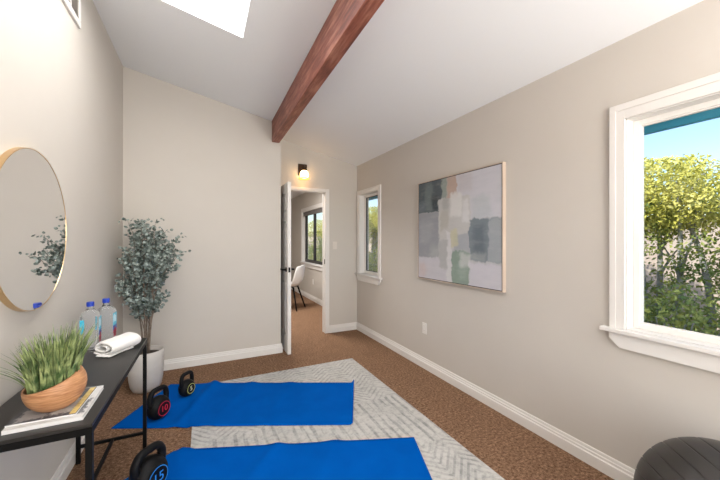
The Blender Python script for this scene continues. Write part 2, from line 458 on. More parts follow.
window(1, XR, BW, gasket='sash', sashw=.030)
window(2, XR, SW, horn=.035, head=.06, sashw=.038)
w3 = window(3, 2.2, NW, mull=[7.0, 6.1], mat='darkframe', sashw=.06)
o = link('window_blind', bx(2.215, 2.25, 5.22-6.45+6.45, 7.68, 1.93, 2.025), 'blind'); o.parent = w3
o.matrix_parent_inverse = Matrix.Translation(-Vector(w3.location))
# eave board outside
link('trim_1', bx(2.68, 2.72, -1.75, 9.65, 2.068, 2.40), 'fascia', kind='structure')
link('trim_2', bx(2.24, 2.70, -1.75, 4.5, 2.31, 2.335), 'trim', kind='structure')

# ------------------------------------------------------------------ doorway and door
d = empty('door_1', (DX0, YF, 0), kind='structure')
def DL(name, bm, mat, parent=d, **k):
    bmesh.ops.translate(bm, verts=bm.verts, vec=-Vector(d.location)); return link(name, bm, mat, parent, **k)
bm = boxes((DX1, DX1+.055, YF-.014, YF, 0, DH+.042), (DX0, DX1, YF-.014, YF, DH, DH+.042), (XC, DX0, YF-.014, YF, 0, DH+.042))
DL('casing', bm, 'trim', bevel=.003)
bm = boxes((DX0, DX0+.012, YF, 4.5, 0, DH), (DX1-.005, DX1, YF, 4.5, 0, DH), (DX0, DX1, YF, 4.5, DH-.008, DH), (DX1-.012, DX1-.005, 4.45, 4.47, 0, DH-.012))
jamb = DL('jamb', bm, 'trim')
DL('strike_plate', bx(DX1-.0075, DX1-.005, 4.385, 4.41, 1.0, 1.07), 'black', parent=jamb)
LX0, LX1, LY0, LY1 = .885, .925, 3.715, 4.365
bm = bmesh.new()
yc_ = (LY0+LY1)/2
ys_ = [LY0, LY0+.10, yc_-.045, yc_+.045, LY1-.10, LY1]
zs_ = [.015, .22, .86, 1.02, 1.58, 1.68, 1.91, 2.03]
for iy in range(5):
    for iz in range(7):
        if iy in (1, 3) and iz in (1, 3, 5):
            a, b, c, e = ys_[iy], ys_[iy+1], zs_[iz], zs_[iz+1]
            box(bm, LX0+.012, LX1-.012, a, b, c, e)
            box(bm, LX0+.004, LX1-.004, a+.03, b-.03, c+.03, e-.03)
        else:
            box(bm, LX0, LX1, ys_[iy], ys_[iy+1], zs_[iz], zs_[iz+1])
bmesh.ops.remove_doubles(bm, verts=bm.verts, dist=1e-5)
seen = {}
for f in bm.faces: seen.setdefault(tuple(round(q, 4) for q in f.calc_center_median()), []).append(f)
bmesh.ops.delete(bm, geom=[f for l in seen.values() if len(l) > 1 for f in l], context='FACES_ONLY')
leaf = DL('door_leaf', bm, 'doorwhite')
for s, xf in ((-1, LX0), (1, LX1)):
    bm = bmesh.new(); zc = 1.0; yc = LY0+.065
    lathe(bm, [(.0, 0), (.027, 0), (.027, .008), (.012, .010), (.011, .04), (0, .04)], 20, Matrix.Translation((xf, yc, zc)) @ Matrix.Rotation(s*PI/2, 4, 'Y'))
    tube(bm, [(xf+s*.045, yc-.005, zc), (xf+s*.048, yc+.04, zc+.002), (xf+s*.045, yc+.115, zc)], [.011, .0095, .008], 10)
    DL('lever_handle', bm, 'black', parent=leaf, smooth=False)
DL('latch_plate', bx(LX0+.008, LX1-.008, LY0-.002, LY0+.001, .972, 1.03), 'black', parent=leaf)
for zc in (.25, 1.05, 1.82):
    bm = bmesh.new(); tube(bm, [(LX0-.006+.04, LY1+.012, zc-.045), (LX0-.006+.04, LY1+.012, zc+.045)], .007, 10); DL('hinge', bm, 'black', parent=d)

# ------------------------------------------------------------------ wall fittings
# sconce
sc = empty('wall_sconce', (1.262, YF, 2.255), 0, 'lit wall sconce with dark plate and glowing bell shade above the doorway', 'wall lamp')
link('back_plate', bx(-.075, .05, -.018, 0, -.005, .155), 'sconce_dark', sc, bevel=.003)
bm = bmesh.new(); tube(bm, [(0, -.018, .11), (0, -.075, .115), (-.015, -.10, .10), (-.015, -.10, .07)], .011, 10)
lathe(bm, [(0, .045), (.038, .045), (.034, .075), (.014, .082), (0, .082)], 20, Matrix.Translation((-.015, -.10, 0)))
link('arm', bm, 'sconce_dark', sc)
bm = bmesh.new(); lathe(bm, [(.030, .05), (.048, .03), (.058, 0), (.056, -.025), (.050, -.045), (.050, -.05), (.046, -.05), (.050, -.025), (.052, 0), (.042, .028), (.026, .046)], 28, Matrix.Translation((-.015, -.10, 0)), closed=True)
shd = link('lamp_shade', bm, 'shade', sc, smooth=True)
bm = bmesh.new(); lathe(bm, [(.050, -.047), (.060, -.056), (.078, -.062), (.078, -.070), (.058, -.066), (.046, -.056)], 28, Matrix.Translation((-.015, -.10, 0)), closed=True)
link('shade_rim', bm, 'rimglass', shd, smooth=True)
bm = bmesh.new(); lathe(bm, [(0, -.03), (.018, -.024), (.026, -.006), (.022, .012), (.012, .028), (0, .03)], 16, Matrix.Translation((-.015, -.10, -.005)))
link('bulb', bm, 'shade', sc, smooth=True)
# outlet on the right wall
def outlet(loc, rz, label):
    o = empty('wall_outlet', loc, rz, label, 'outlet')
    link('cover_plate', bx(-.036, .036, -.006, 0, -.058, .058), 'plate', o, bevel=.002)
    for s in (-1, 1):
        bm = boxes((-.017, .017, -.008, -.006, s*.024-.015, s*.024+.015)); so = link('socket', bm, 'plate', o, bevel=.001)
        bm = boxes((-.009, -.006, -.0086, -.008, s*.024-.003, s*.024+.006), (.006, .009, -.0086, -.008, s*.024-.003, s*.024+.006)); link('slot', bm, 'grille', so)
    return o
outlet((XR, 2.729, .42), -PI/2, 'white electrical outlet low on the wall under the abstract painting')
outlet((2.2, 6.85, .42), -PI/2, 'white electrical outlet low on the wall of the room beyond the doorway')
# light switch right of the doorway
sx = 1.735
o = empty('light_switch', (sx, YF, 1.27), 0, 'small white light switch beside the doorway casing', 'switch')
link('cover_plate', bx(-.034, .034, -.005, 0, -.056, .056), 'switchplate', o, bevel=.002)
link('rocker', bx(-.016, .016, -.010, -.006, -.033, .033), 'switchplate', o, bevel=.001)
# return-air vent high on the left wall
v = empty('air_vent', (XL, 2.35, 2.86), 0, 'white framed return air vent high on the left wall', 'vent')
bm = boxes((0, .014, -.27, .27, -.165, -.125), (0, .014, -.27, .27, .125, .165), (0, .014, -.27, -.235, -.125, .125), (0, .014, .235, .27, -.125, .125))
link('frame', bm, 'trim', v, bevel=.003)
link('duct_back', bx(.0005, .003, -.235, .235, -.125, .125), 'grille', v)
for k in range(3): link('divider', bx(.003, .012, -.125+.11*k, -.110+.11*k, -.125, .125), 'trim', v)
bm = bmesh.new()
for k in range(16):
    z = -.118+k*.0155; prism(bm, [(.002, z), (.011, z-.009), (.012, z-.008), (.003, z+.001)], 'y', -.235, .235)
link('louvre', bm, 'grille', v)

# framed painting on the right wall
PY0, PY1, PZ0, PZ1 = 1.722, 2.805, .945, 1.952
W_, H_ = PY1-PY0, PZ1-PZ0
rects = [  # u0 v0 u1 v1 (v from bottom), colour, softness, alpha
    (-.1, .68, .36, 1.1, (.075, .10, .115), .010, 1.), (.10, .70, .22, .98, (.16, .20, .205), .03, .8), (.20, .70, .34, .84, (.03, .045, .055), .03, .8), (-.02, .69, .10, .8, (.15, .19, .22), .03, .7),
    (.35, .66, .42, 1.1, (.27, .32, .29), .012, .95), (.42, .80, .54, 1.1, (.46, .34, .28), .012, .9),
    (.54, .58, 1.1, 1.1, (.55, .55, .60), .010, 1.), (.72, .58, .90, .78, (.46, .50, .53), .03, .7), (.56, .84, .72, 1., (.50, .48, .50), .03, .6),
    (-.1, .22, .31, .68, (.30, .315, .345), .010, 1.), (.02, .38, .2, .60, (.36, .375, .40), .05, .7), (.18, .22, .32, .34, (.40, .42, .42), .04, .7),
    (-.1, -.1, .46, .22, (.54, .53, .57), .012, 1.), (.0, .02, .12, .15, (.56, .44, .43), .04, .6),
    (.30, .40, .70, .80, (.52, .52, .51), .012, .95), (.33, .50, .44, .70, (.42, .41, .37), .02, .7), (.36, .70, .44, .80, (.33, .33, .32), .02, .6), (.46, .62, .60, .84, (.66, .66, .65), .018, .9), (.61, .56, .68, .76, (.64, .64, .65), .015, .8),
    (.68, .22, 1.1, .58, (.185, .225, .255), .010, 1.), (.73, .30, .84, .52, (.12, .15, .18), .03, .8), (.70, .22, .86, .29, (.30, .33, .34), .02, .7), (.88, .22, 1.1, .575, (.34, .37, .40), .010, .95),
    (.47, -.1, .68, .30, (.245, .32, .27), .012, 1.), (.56, .04, .66, .2, (.31, .38, .34), .03, .7), (.50, .30, .68, .46, (.36, .38, .42), .014, .9), (.47, .34, .55, .50, (.56, .54, .36), .014, .75),
    (.68, -.1, 1.1, .20, (.57, .56, .61), .010, 1.), (.41, -.1, .47, .48, (.62, .62, .63), .008, .9), (.58, .16, .70, .28, (.60, .61, .61), .02, .6), (.31, .12, .42, .40, (.40, .41, .41), .014, .8),
]
M['art'] = rect_paint('abstract_paint', (.50, .50, .52), rects)
p = empty('framed_painting', (XR, PY1, PZ0), -PI/2, 'large square abstract painting in grey, teal and blush on the right wall', 'painting')
cv = link('canvas', bx(0, 1, -.028, 0, 0, 1), 'art', p); cv.scale = (W_-.028, 1, H_-.028); cv.location = (.014, -.004, .014)
bm = boxes((0, .007, -.035, 0, 0, H_), (W_-.007, W_, -.035, 0, 0, H_), (.007, W_-.007, -.035, 0, 0, .007), (.007, W_-.007, -.035, 0, H_-.007, H_))
link('frame', bm, 'frame_wood', p)
bm = boxes((.007, .0145, -.030, -.002, .007, H_-.007), (W_-.0145, W_-.007, -.030, -.002, .007, H_-.007), (.007, W_-.007, -.030, -.002, .007, .0145), (.007, W_-.007, -.030, -.002, H_-.0145, H_-.007))
link('shadow_gap', bm, 'frame_dark', p)

# round mirror on the left wall
mr = empty('round_mirror', (XL, 1.975, 1.396), 0, 'large round wall mirror with a thin brass rim above the console table', 'mirror')
RM = .366
mt = Matrix.Rotation(PI/2, 4, 'Y')
bm = bmesh.new(); lathe(bm, [(RM-.006, 0), (RM, 0), (RM, .024), (RM-.0028, .024), (RM-.0028, .0222), (RM-.006, .0222)], 96, mt, closed=True)
link('rim', bm, 'brass', mr, smooth=False)
bm = bmesh.new(); lathe(bm, [(0, .012), (RM-.0029, .012), (RM-.0029, .0225), (0, .0225)], 96, mt)
link('mirror_glass', bm, 'mirror', mr)
bm = bmesh.new(); lathe(bm, [(0, .001), (RM-.006, .001), (RM-.006, .0095), (0, .0095)], 48, mt)
link('backing', bm, 'black', mr)

# ------------------------------------------------------------------ console table
TX0, TX1, TY0, TY1, TH_ = -.694, -.337, 1.408, 2.492, .713
t = empty('console_table', ((TX0+TX1)/2, (TY0+TY1)/2, 0), math.radians(-.85), 'narrow black console table with thin square legs against the left wall', 'table')
hx, hy = (TX1-TX0)/2, (TY1-TY0)/2
link('table_top', bx(-hx, hx, -hy, hy, TH_-.012, TH_), 'tabletop', t, bevel=.0015)
lw = .020
bm = boxes((-hx, hx, -hy, -hy+lw, TH_-.036, TH_-.0125), (-hx, hx, hy-lw, hy, TH_-.036, TH_-.0125), (-hx, -hx+lw, -hy+lw, hy-lw, TH_-.036, TH_-.0125), (hx-lw, hx, -hy+lw, hy-lw, TH_-.036, TH_-.0125))
link('apron_frame', bm, 'black', t)
for sx_ in (-1, 1):
    for sy_ in (-1, 1):
        x = sx_*(hx-lw/2); y = sy_*(hy-lw/2)
        link('leg', bx(x-lw/2, x+lw/2, y-lw/2, y+lw/2, 0, TH_-.036), 'black', t, bevel=.001)
for sy_ in (-1, 1): link('stretcher', bx(-hx+lw, hx-lw, sy_*(hy-lw/2)-.008, sy_*(hy-lw/2)+.008, .092, .108), 'black', t)
link('stretcher', bx(-.008, .008, -hy+lw, hy-lw, .092, .108), 'black', t)

# magazines
M['cover_a'] = rect_paint('magazine_cover_white', (.62, .61, .60), [(.05, .1, .95, .55, (.10, .10, .11), .02, .9), (.1, .6, .5, .9, (.45, .38, .30), .03, .8), (.55, .1, .8, .4, (.7, .68, .64), .03, .8), (.6, .6, .9, .85, (.05, .05, .06), .02, .7)], .05)
M['cover_b'] = rect_paint('magazine_cover_dark', (.07, .07, .08), [(.1, .05, .5, .4, (.40, .38, .37), .03, .8), (.55, .1, .9, .6, (.55, .53, .50), .04, .8), (.1, .5, .4, .95, (.2, .2, .21), .03, .8), (.5, .65, .8, .9, (.35, .2, .15), .03, .8)], .06)
def magazine(x0, x1, y0, y1, z0, th, rz, cover, label, gold=False):
    cx, cy = (x0+x1)/2, (y0+y1)/2; w, l = x1-x0, y1-y0
    m = empty('magazine', (cx, cy, z0), rz, label, 'magazine', 'magazines under the bowl')
    link('page_block', bx(-w/2+.001, w/2-.0015, -l/2+.0015, l/2-.0015, .0006, th-.0008), 'pages', m)
    c = link('cover', bx(0, 1, 0, .0008, 0, 1), cover, m)
    # cover laid flat: object x -> width, object z -> length
    c.rotation_euler = (-PI/2, 0, 0); c.scale = (w, 1, l); c.location = (-w/2, -l/2, th)
    bm = boxes((-w/2, w/2, -l/2, l/2, 0, .0006), (-w/2, -w/2+.001, -l/2, l/2, .0006, th-.0008))
    link('back_cover', bm, 'pages', m)
    if gold:
        link('gold_strip', bx(w/2-.020, w/2-.002, -l/2+.004, l/2-.004, th, th+.0005), 'gold', m)
magazine(-.590, -.382, 1.450, 1.718, TH_, .014, 0, 'cover_a', 'thick white edged magazine lying flat on the console, lower of the two')
magazine(-.588, -.404, 1.470, 1.700, TH_+.014, .006, math.radians(-1.5), 'cover_b', 'dark magazine with gold strip lying directly under the wooden bowl', True)

# wooden bowl with grass
BZ = TH_+.0206
bowl = empty('potted_grass', (-.490, 1.562, BZ), 0, 'tall artificial grass in a slanted round wooden bowl on the magazines', 'potted plant')
bd = math.atan2(.35, .94)
def rim_h(phi): return .106 + .027*math.cos(phi-bd)
R_ = .0895
def bowl_surf(r, zoff, n=56, k=18):
    bm_rows = []
    for i in range(k+1):
        row = []
        for j in range(n):
            phi = 2*PI*j/n; top = rim_h(phi)
            h = top*i/k
            hh = max(h, 0)
            # profile: flattened base sphere
            c = R_
            rad = math.sqrt(max(0, c*c-(c-hh-.012)**2))*1.0
            rad = max(rad - (R_-r), .004)
            row.append(Vector((rad*math.cos(phi), rad*math.sin(phi), hh + (zoff if i < k else 0)*(1-i/k))))
        bm_rows.append(row)
    return bm_rows
bm = bmesh.new()
outer = [[bm.verts.new(p) for p in row] for row in bowl_surf(R_, 0)]
inner = [[bm.verts.new(p) for p in row] for row in bowl_surf(R_-.007, .008)]
n = len(outer[0])
for i in range(len(outer)-1):
    for j in range(n):
        bm.faces.new((outer[i][j], outer[i][(j+1) % n], outer[i+1][(j+1) % n], outer[i+1][j]))
        bm.faces.new((inner[i][j], inner[i+1][j], inner[i+1][(j+1) % n], inner[i][(j+1) % n]))
for j in range(n): bm.faces.new((outer[-1][j], outer[-1][(j+1) % n], inner[-1][(j+1) % n], inner[-1][j]))
bm.faces.new(outer[0][::-1]); bm.faces.new(inner[0])
link('bowl', bm, 'bowlwood', bowl, smooth=True)
bm = bmesh.new()
ring = [bm.verts.new((.074*math.cos(2*PI*j/32), .074*math.sin(2*PI*j/32), rim_h(2*PI*j/32)-.018)) for j in range(32)]
cc = bm.verts.new((0, 0, .080))
for j in range(32): bm.faces.new((ring[j], ring[(j+1) % 32], cc))
link('moss', bm, 'soil', bowl)
bm = bmesh.new(); rg = random.Random(3)
def blade(bm, p, ang, L, lean, w, curl):
    d = Vector((math.cos(ang), math.sin(ang), 0)); s = Vector((-math.sin(ang), math.cos(ang), 0))
    prev = None; K = 6
    sd = (s*math.cos(curl)+d*math.sin(curl))
    for i in range(K+1):
        t = i/K
        q = Vector(p) + d*(lean*L*(t**1.8)) + Vector((0, 0, L*(t - .30*lean*t*t*1.2)))
        ww = w*(1-t**2.2)+.0004
        a = bm.verts.new(q-sd*ww); b = bm.verts.new(q+sd*ww)
        if prev: bm.faces.new((prev[0], prev[1], b, a))
        prev = (a, b)
for k in range(430):
    r = .072*math.sqrt(rg.random()); a = rg.random()*2*PI
    px, py = r*math.cos(a), r*math.sin(a)
    ang = a + rg.uniform(-.9, .9)
    L = rg.uniform(.14, .235)*(1.0 - .12*(r/.072))
    lean = rg.uniform(.03, .22) + .34*(r/.072)**2*rg.random()
    z = .098+.027*(r/.092)*math.cos(a-bd)-.016
    blade(bm, (px, py, z), ang, L, lean, rg.uniform(.0022, .0042), rg.uniform(-1., 1.))
for k in range(8):
    a = bd+PI+rg.uniform(-.8, .8); blade(bm, (.066*math.cos(a), .066*math.sin(a), .045), a, rg.uniform(.15, .19), rg.uniform(.6, .85), .003, rg.uniform(-.6, .6))
link('grass_blades', bm, 'grass', bowl)

# rolled towel
tw = empty('folded_towel', (-.440, 2.262, TH_), math.radians(58), 'white towel folded and rolled, lying at the far end of the console', 'towel')
def flat_spiral(turns, n, th):
    pts = []
    for i in range(n):
        f = i/(n-1); a = 2*PI*turns*f + .9
        r = .12+.88*f
        pts.append((.062*r*math.cos(a)*1.0, .030*r*math.sin(a)))
    return pts
bm = bmesh.new()
sp = flat_spiral(1.75, 80, .01)
# tail that runs out under the roll
lx, lz = sp[-1]
LN = 13; HL = .098
rows = []
for i in range(LN):
    f = i/(LN-1); xx = -HL + 2*HL*f
    e = math.sqrt(max(0, 1-abs(2*f-1)**8))
    row = []
    for (yy, zz) in sp:
        wob = .003*mnoise.noise(Vector((xx*22, yy*30, zz*30)))
        sc_ = (.98+.16*e)*(1.0+.10*f)
        row.append(bm.verts.new((xx + .006*mnoise.noise(Vector((yy*40, zz*40, i*.3))), yy*sc_+wob, max(.0125, (zz)*sc_+.047+wob))))
    rows.append(row)
for a, b in zip(rows, rows[1:]):
    for j in range(len(sp)-1): bm.faces.new((a[j], a[j+1], b[j+1], b[j]))
link('towel_roll', bm, 'towel', tw, smooth=True, solid=.012, sub=1)
bm = bmesh.new(); rows = []
for i in range(9):
    xx = -.112+.17*i/8; row = []
    for j in range(9):
        yy = -.052+.085*j/8
        row.append(bm.verts.new((xx, yy-.004*math.sin(i), .0005+.0035*abs(math.sin(j*1.1+i*.5)))))
    rows.append(row)
for a, b in zip(rows, rows[1:]):
    for j in range(8): bm.faces.new((a[j], a[j+1], b[j+1], b[j]))
link('towel_flap', bm, 'towel', tw, smooth=True, solid=.009, sub=1)

# water bottles
def bottle(loc, rz, label):
    b = empty('water_bottle', loc, rz, label, 'bottle', 'water bottles on the console')
    def sq(w, rr, z, n=6):
        pts = []
        for qx, qy, a0 in ((1, 1, 0), (-1, 1, PI/2), (-1, -1, PI), (1, -1, 1.5*PI)):
            for i in range(n):
                a = a0 + PI/2*i/(n-1); pts.append(Vector((qx*(w-rr)+rr*math.cos(a), qy*(w-rr)+rr*math.sin(a), z)))
        return pts
    bm = bmesh.new(); rings = []
    for w, rr, z in ((.036, .012, 0), (.0405, .012, .004), (.0405, .012, .06), (.0395, .012, .064), (.0405, .012, .068), (.0405, .012, .178), (.0395, .014, .190), (.034, .018, .204), (.022, .018, .216), (.0145, .0144, .226), (.0135, .0134, .237)):
        rings.append([bm.verts.new(p) for p in sq(w, rr, z)])
    for a, c in zip(rings, rings[1:]):
        for k in range(len(a)): bm.faces.new((a[k], a[(k+1) % len(a)], c[(k+1) % len(a)], c[k]))
    bm.faces.new(rings[0][::-1]); bm.faces.new(rings[-1])
    link('bottle_body', bm, 'water', b, smooth=True)
    bm = bmesh.new(); seg = 40; pr = [(0, .2375), (.0165, .2375), (.0168, .240), (.0168, .258), (.0155, .261), (0, .261)]
    lathe(bm, pr, seg); link('cap', bm, 'cap', b, bevel=.0005)
    x = .0409
    lb = link('label', bx(x-.0003, x+.0004, -.030, .030, .108, .178), 'lab_cyan', b)
    link('label_band', bx(x-.0003, x+.0005, -.030, .030, .082, .108), 'lab_blue', lb)
    bm = bmesh.new()
    for k in range(5):
        a = 2*PI*k/5+.3; c = Vector((0, .015*math.cos(a), .015*math.sin(a)+.068))
        vs = [bm.verts.new((x+.0007, c.y+.0135*math.cos(q*PI/5), c.z+.0135*math.sin(q*PI/5))) for q in range(10)]
        bm.faces.new(vs)
        bmesh.ops.extrude_face_region(bm, geom=[vs[0].link_faces[0]])
    link('flower_print', bm, 'lab_red', lb)
    bm = boxes((x+.0004, x+.0008, -.022, -.016, .125, .165), (x+.0004, x+.0008, -.006, 0, .13, .17), (x+.0004, x+.0008, .010, .016, .125, .160))
    link('white_print', bm, 'lab_white', lb)
    lf = link('label', bx(-.036, -.018, -.0413, -.0402, .10, .172), 'lab_cyan', b)
    b.scale = (1.08, 1.08, 1.07)
    return b
bottle((-.585, 2.350, TH_), math.radians(3), 'clear square water bottle with blue cap, nearer the grass bowl')
bottle((-.533, 2.444, TH_), math.radians(-4), 'clear square water bottle with blue cap, nearer the tall eucalyptus plant')

# ------------------------------------------------------------------ potted eucalyptus
PX, PY = -.462, 3.45
pl = empty('potted_eucalyptus', (PX, PY, 0), 0, 'tall grey green eucalyptus plant in a pale round pot in the corner', 'potted plant')
bm = bmesh.new()
lathe(bm, [(0, 0), (.084, 0), (.103, .010), (.121, .045), (.132, .11), (.138, .19), (.139, .27), (.136, .352), (.131, .357), (.125, .352), (.125, .305), (0, .305)], 48)
link('planter', bm, 'pot', pl, smooth=True)
bm = bmesh.new(); lathe(bm, [(0, .307), (.124, .307), (.122, .316), (.07, .326), (0, .324)], 32); link('soil', bm, 'soil', pl, smooth=True)
rg = random.Random(11)
leafbm = bmesh.new(); stembm = bmesh.new()
def disc_leaf(bm, c, nrm, r, ax):
    nrm = nrm.normalized(); u = (ax-nrm*ax.dot(nrm))
    u = u.normalized() if u.length > 1e-3 else nrm.orthogonal().normalized()
    v = nrm.cross(u)
    if c.x < XL-PX+.05: return
    pts = []
    for k in range(7):
        a = 2*PI*k/7; pts.append(bm.verts.new(c + u*(r*math.cos(a)+r*.9) + v*(r*.85*math.sin(a)) + nrm*(r*.12*math.cos(2*a))))
    bm.faces.new(pts)
trunks = [bez((q[0], q[1], .31), (q[0]*1.1, q[1]*1.1, .60), (q[2], q[3], q[4]), 10) for q in
          ((-.022, .0, -.10, -.03, .98), (.024, -.008, .09, -.03, .98), (.0, .022, .0, .05, 1.08), (-.004, -.024, -.015, -.06, 1.05), (.012, .012, .05, .05, .90))]
for k in range(62):
    a = rg.random()*2*PI
    f = rg.random()
    zt = rg.uniform(.80, 1.52)
    # silhouette radius against height
    rad = .265*math.sin(PI*min(1, max(.12, (zt-.62)/1.02)))**.7*math.sqrt(f)
    if k % 5 == 0: rad *= 1.12
    tip = Vector((rad*math.cos(a)*1.0, rad*math.sin(a), zt))
    tip.x = max(tip.x, XL-PX+.06); tip.y = min(tip.y, YB-PY-.05)
    if k == 0: tip = Vector((.29, -.06, 1.24))
    if k == 1: tip = Vector((.24, -.10, 1.10))
    if k == 2: tip = Vector((-.13, -.05, 1.52))
    if k == 3: tip = Vector((.0, -.02, 1.50))
    if k == 4: tip = Vector((-.19, -.20, .98))
    if k == 5: tip = Vector((.26, .05, 1.38))
    tk = trunks[min(range(len(trunks)), key=lambda q: (trunks[q][-1].xy-tip.xy).length + .12*((k*7+q*3) % 4))]
    st = tk[rg.randint(4, 8) if tip.z > 1.05 else rg.randint(3, 5)]
    midp = st.lerp(tip, .45) + Vector((-tip.x*.18, -tip.y*.18, .07))
    pts = bez(st, midp, tip, 16)
    tube(stembm, pts, [.0042*(1-.75*i/15) for i in range(16)], 6)
    start = 5 if zt > 1.2 else 4
    for i in range(start, 16):
        p = pts[i]
        if p.z < .62: continue
        for s in range(7):
            aa = rg.random()*2*PI
            dirv = Vector((math.cos(aa), math.sin(aa), rg.uniform(-.2, .6))).normalized()
            q = p + dirv*rg.uniform(.005, .055)
            nr = Vector((rg.gauss(0, 1), rg.gauss(0, 1)-.5, rg.gauss(.6, .8)))
            disc_leaf(leafbm, q, nr, rg.uniform(.010, .0185), dirv)
link('stems', stembm, 'bark', pl, smooth=True)
link('foliage', leafbm, 'euca', pl)
bm = bmesh.new()
for q in trunks: tube(bm, q, [.0085-.0005*i for i in range(10)], 8)
link('trunk', bm, 'bark', pl, smooth=True)

# ------------------------------------------------------------------ rug and mats
RX0, RX1, RY0, RY1 = -.072, 1.518, .86, 3.30
rug = link('area_rug', bx(0, RX1-RX0, 0, RY1-RY0, 0.0, .010), 'rug', bevel=.003); rug.location = (RX0, RY0, .0005)
tag(rug, 'pale grey and white distressed pattern area rug on the brown carpet', 'rug')
def yoga_mat(corners, waves, label, bow=0., curl=0.):
    """corners (R,Z): near-left, near-right, far-right, far-left"""
    A, B, C_, D_ = [Vector((*c, 0)) for c in corners]
    NX, NY = 110, 30
    top = []
    ox, oy = G(*[(A[i]+B[i]+C_[i]+D_[i])/4 for i in (0, 1)])
    bm = bmesh.new()
    for j in range(NY+1):
        tv = j/NY; row = []
        for i in range(NX+1):
            s = i/NX
            p = (A*(1-s)+B*s)*(1-tv) + (D_*(1-s)+C_*s)*tv
            p = p.copy(); p.x += -bow*4*tv*(1-tv)*max(0, 1-s*4)
            x, y = G(p.x, p.y)
            e = min(1, max(0, (x-(RX0-.026))/.024)); e = e*e*(3-2*e)
            ey = min(1, max(0, (RY1+.06-y)/.06))
            h = .0015 + .0105*e*ey
            for (sc_, wd, amp, skew, fall) in waves:
                q = (s-(sc_+skew*(tv-.5)))/wd
                h += amp*math.exp(-q*q)*(fall+(1-fall)*tv)
            if curl:
                q = max(0, (s-.985)/.015); h += curl*q*q*(.25+.75*max(0, (tv-.80)/.20)**1.5 + .35*max(0, (.12-tv)/.12))
            row.append(bm.verts.new((x-ox, y-oy, h)))
        top.append(row)
    for j in range(NY):
        for i in range(NX): bm.faces.new((top[j][i], top[j][i+1], top[j+1][i+1], top[j+1][i]))
    o = link('yoga_mat', bm, 'mat', smooth=True, solid=.005); o.location = (ox, oy, 0)
    tag(o, label, 'yoga mat', 'blue yoga mats')
    return o
yoga_mat([(-1.778, 2.286), (-.052, 2.315), (-.056, 2.995), (-1.765, 2.985)], [(.252, .022, .026, -.02, .35), (.42, .03, .010, .05, .5), (.64, .03, .007, .03, .5)],
         'bright blue yoga mat farther from the camera, holding two kettlebells', curl=.03)
yoga_mat([(-1.44, 1.33), (.43, 1.49), (.366, 2.165), (-1.185, 2.035)], [(.225, .024, .024, -.37, .6), (.40, .03, .012, .04, .6), (.64, .04, .010, .03, .5)],
         'bright blue yoga mat nearest the camera, under the largest kettlebell', bow=.055)

# ------------------------------------------------------------------ kettlebells
def text_mesh(body, size, ext):
    cu = bpy.data.curves.new('digits', 'FONT'); cu.body = body; cu.size = size; cu.align_x = 'CENTER'; cu.align_y = 'CENTER'; cu.extrude = ext
    to = bpy.data.objects.new('digits', cu); COL.objects.link(to)
    dg = bpy.context.evaluated_depsgraph_get(); me = bpy.data.meshes.new_from_object(to.evaluated_get(dg))
    bpy.data.objects.remove(to); bpy.data.curves.remove(cu)
    return me
def kettlebell(R, Z, zbase, rad, height, ang, num, ink, dink, label):
    """ang: direction (in the viewer's ground frame) the number faces"""
    x, y = G(R, Z)
    nx, ny = G(math.cos(ang), math.sin(ang)); nx2, ny2 = nx, ny
    rz = math.atan2(ny2, nx2) + PI/2      # local -Y faces the number side
    k = empty('kettlebell', (x, y, zbase), rz, label, 'kettlebell', 'black kettlebells on the yoga mats')
    hw = rad*.66; zc = rad*.92
    bm = bmesh.new()
    prof = []
    for i in range(17):
        f = i/16; a = -PI/2 + PI*f
        prof.append((rad*(.70*abs(math.cos(a))**.5+.30*abs(math.cos(a))), hw*math.sin(a)))
    lathe(bm, prof, 44, Matrix.Translation((0, 0, zc)) @ Matrix.Rotation(PI/2, 4, 'X'))
    for v_ in bm.verts:
        if v_.co.z < 0: v_.co.z = 0
    link('bell_body', bm, 'rubber', k, smooth=True)
    ht = height-rad*.215; tr = rad*.215
    w1, w2 = rad*.80, rad*.86
    path = []
    for p0, p1, p2, n_ in (((-w1*.86, zc+rad*.30), (-w2*1.06, zc+rad*.9), (-w2*.84, ht-rad*.28), 6), ((-w2*.84, ht-rad*.28), (-w2*.70, ht), (-w2*.30, ht), 7),
                          ((-w2*.30, ht), (0, ht), (w2*.30, ht), 4), ((w2*.30, ht), (w2*.70, ht), (w2*.84, ht-rad*.28), 7), ((w2*.84, ht-rad*.28), (w2*1.06, zc+rad*.9), (w1*.86, zc+rad*.30), 6)):
        seg = bez((p0[0], 0, p0[1]), (p1[0], 0, p1[1]), (p2[0], 0, p2[1]), n_)
        path += seg if not path else seg[1:]
    bm = bmesh.new(); m_ = len(path)
    tube(bm, path, [tr*(1+.25*abs(2*i/(m_-1)-1)**4) for i in range(m_)], 14)
    link('handle', bm, 'rubber', k, smooth=True)
    fr = rad*.64
    for s in (-1, 1):
        rot = Matrix.Translation((0, s*(hw-.001), zc)) @ Matrix.Rotation(-s*PI/2, 4, 'X')
        bm = bmesh.new(); lathe(bm, [(0, -.006), (fr, -.006), (fr, .001), (fr-.003, .0025), (0, .0025)], 44, rot)
        fc = link('number_plate', bm, 'rubber', k)
        bm = bmesh.new(); lathe(bm, [(fr-.0075, .0022), (fr-.0035, .0022), (fr-.0035, .0036), (fr-.0075, .0036)], 44, rot, closed=True)
        link('ring', bm, ink, fc)
        me = text_mesh(num, fr*1.12, .0006)
        me.transform(Matrix.Translation((0, s*(hw+.0022), zc)) @ Matrix.Rotation(0 if s < 0 else PI, 4, 'Z') @ Matrix.Rotation(PI/2, 4, 'X'))
        me.materials.clear(); me.materials.append(M[dink])
        t_ = bpy.data.objects.new('number', me); COL.objects.link(t_); t_.parent = fc
    return k
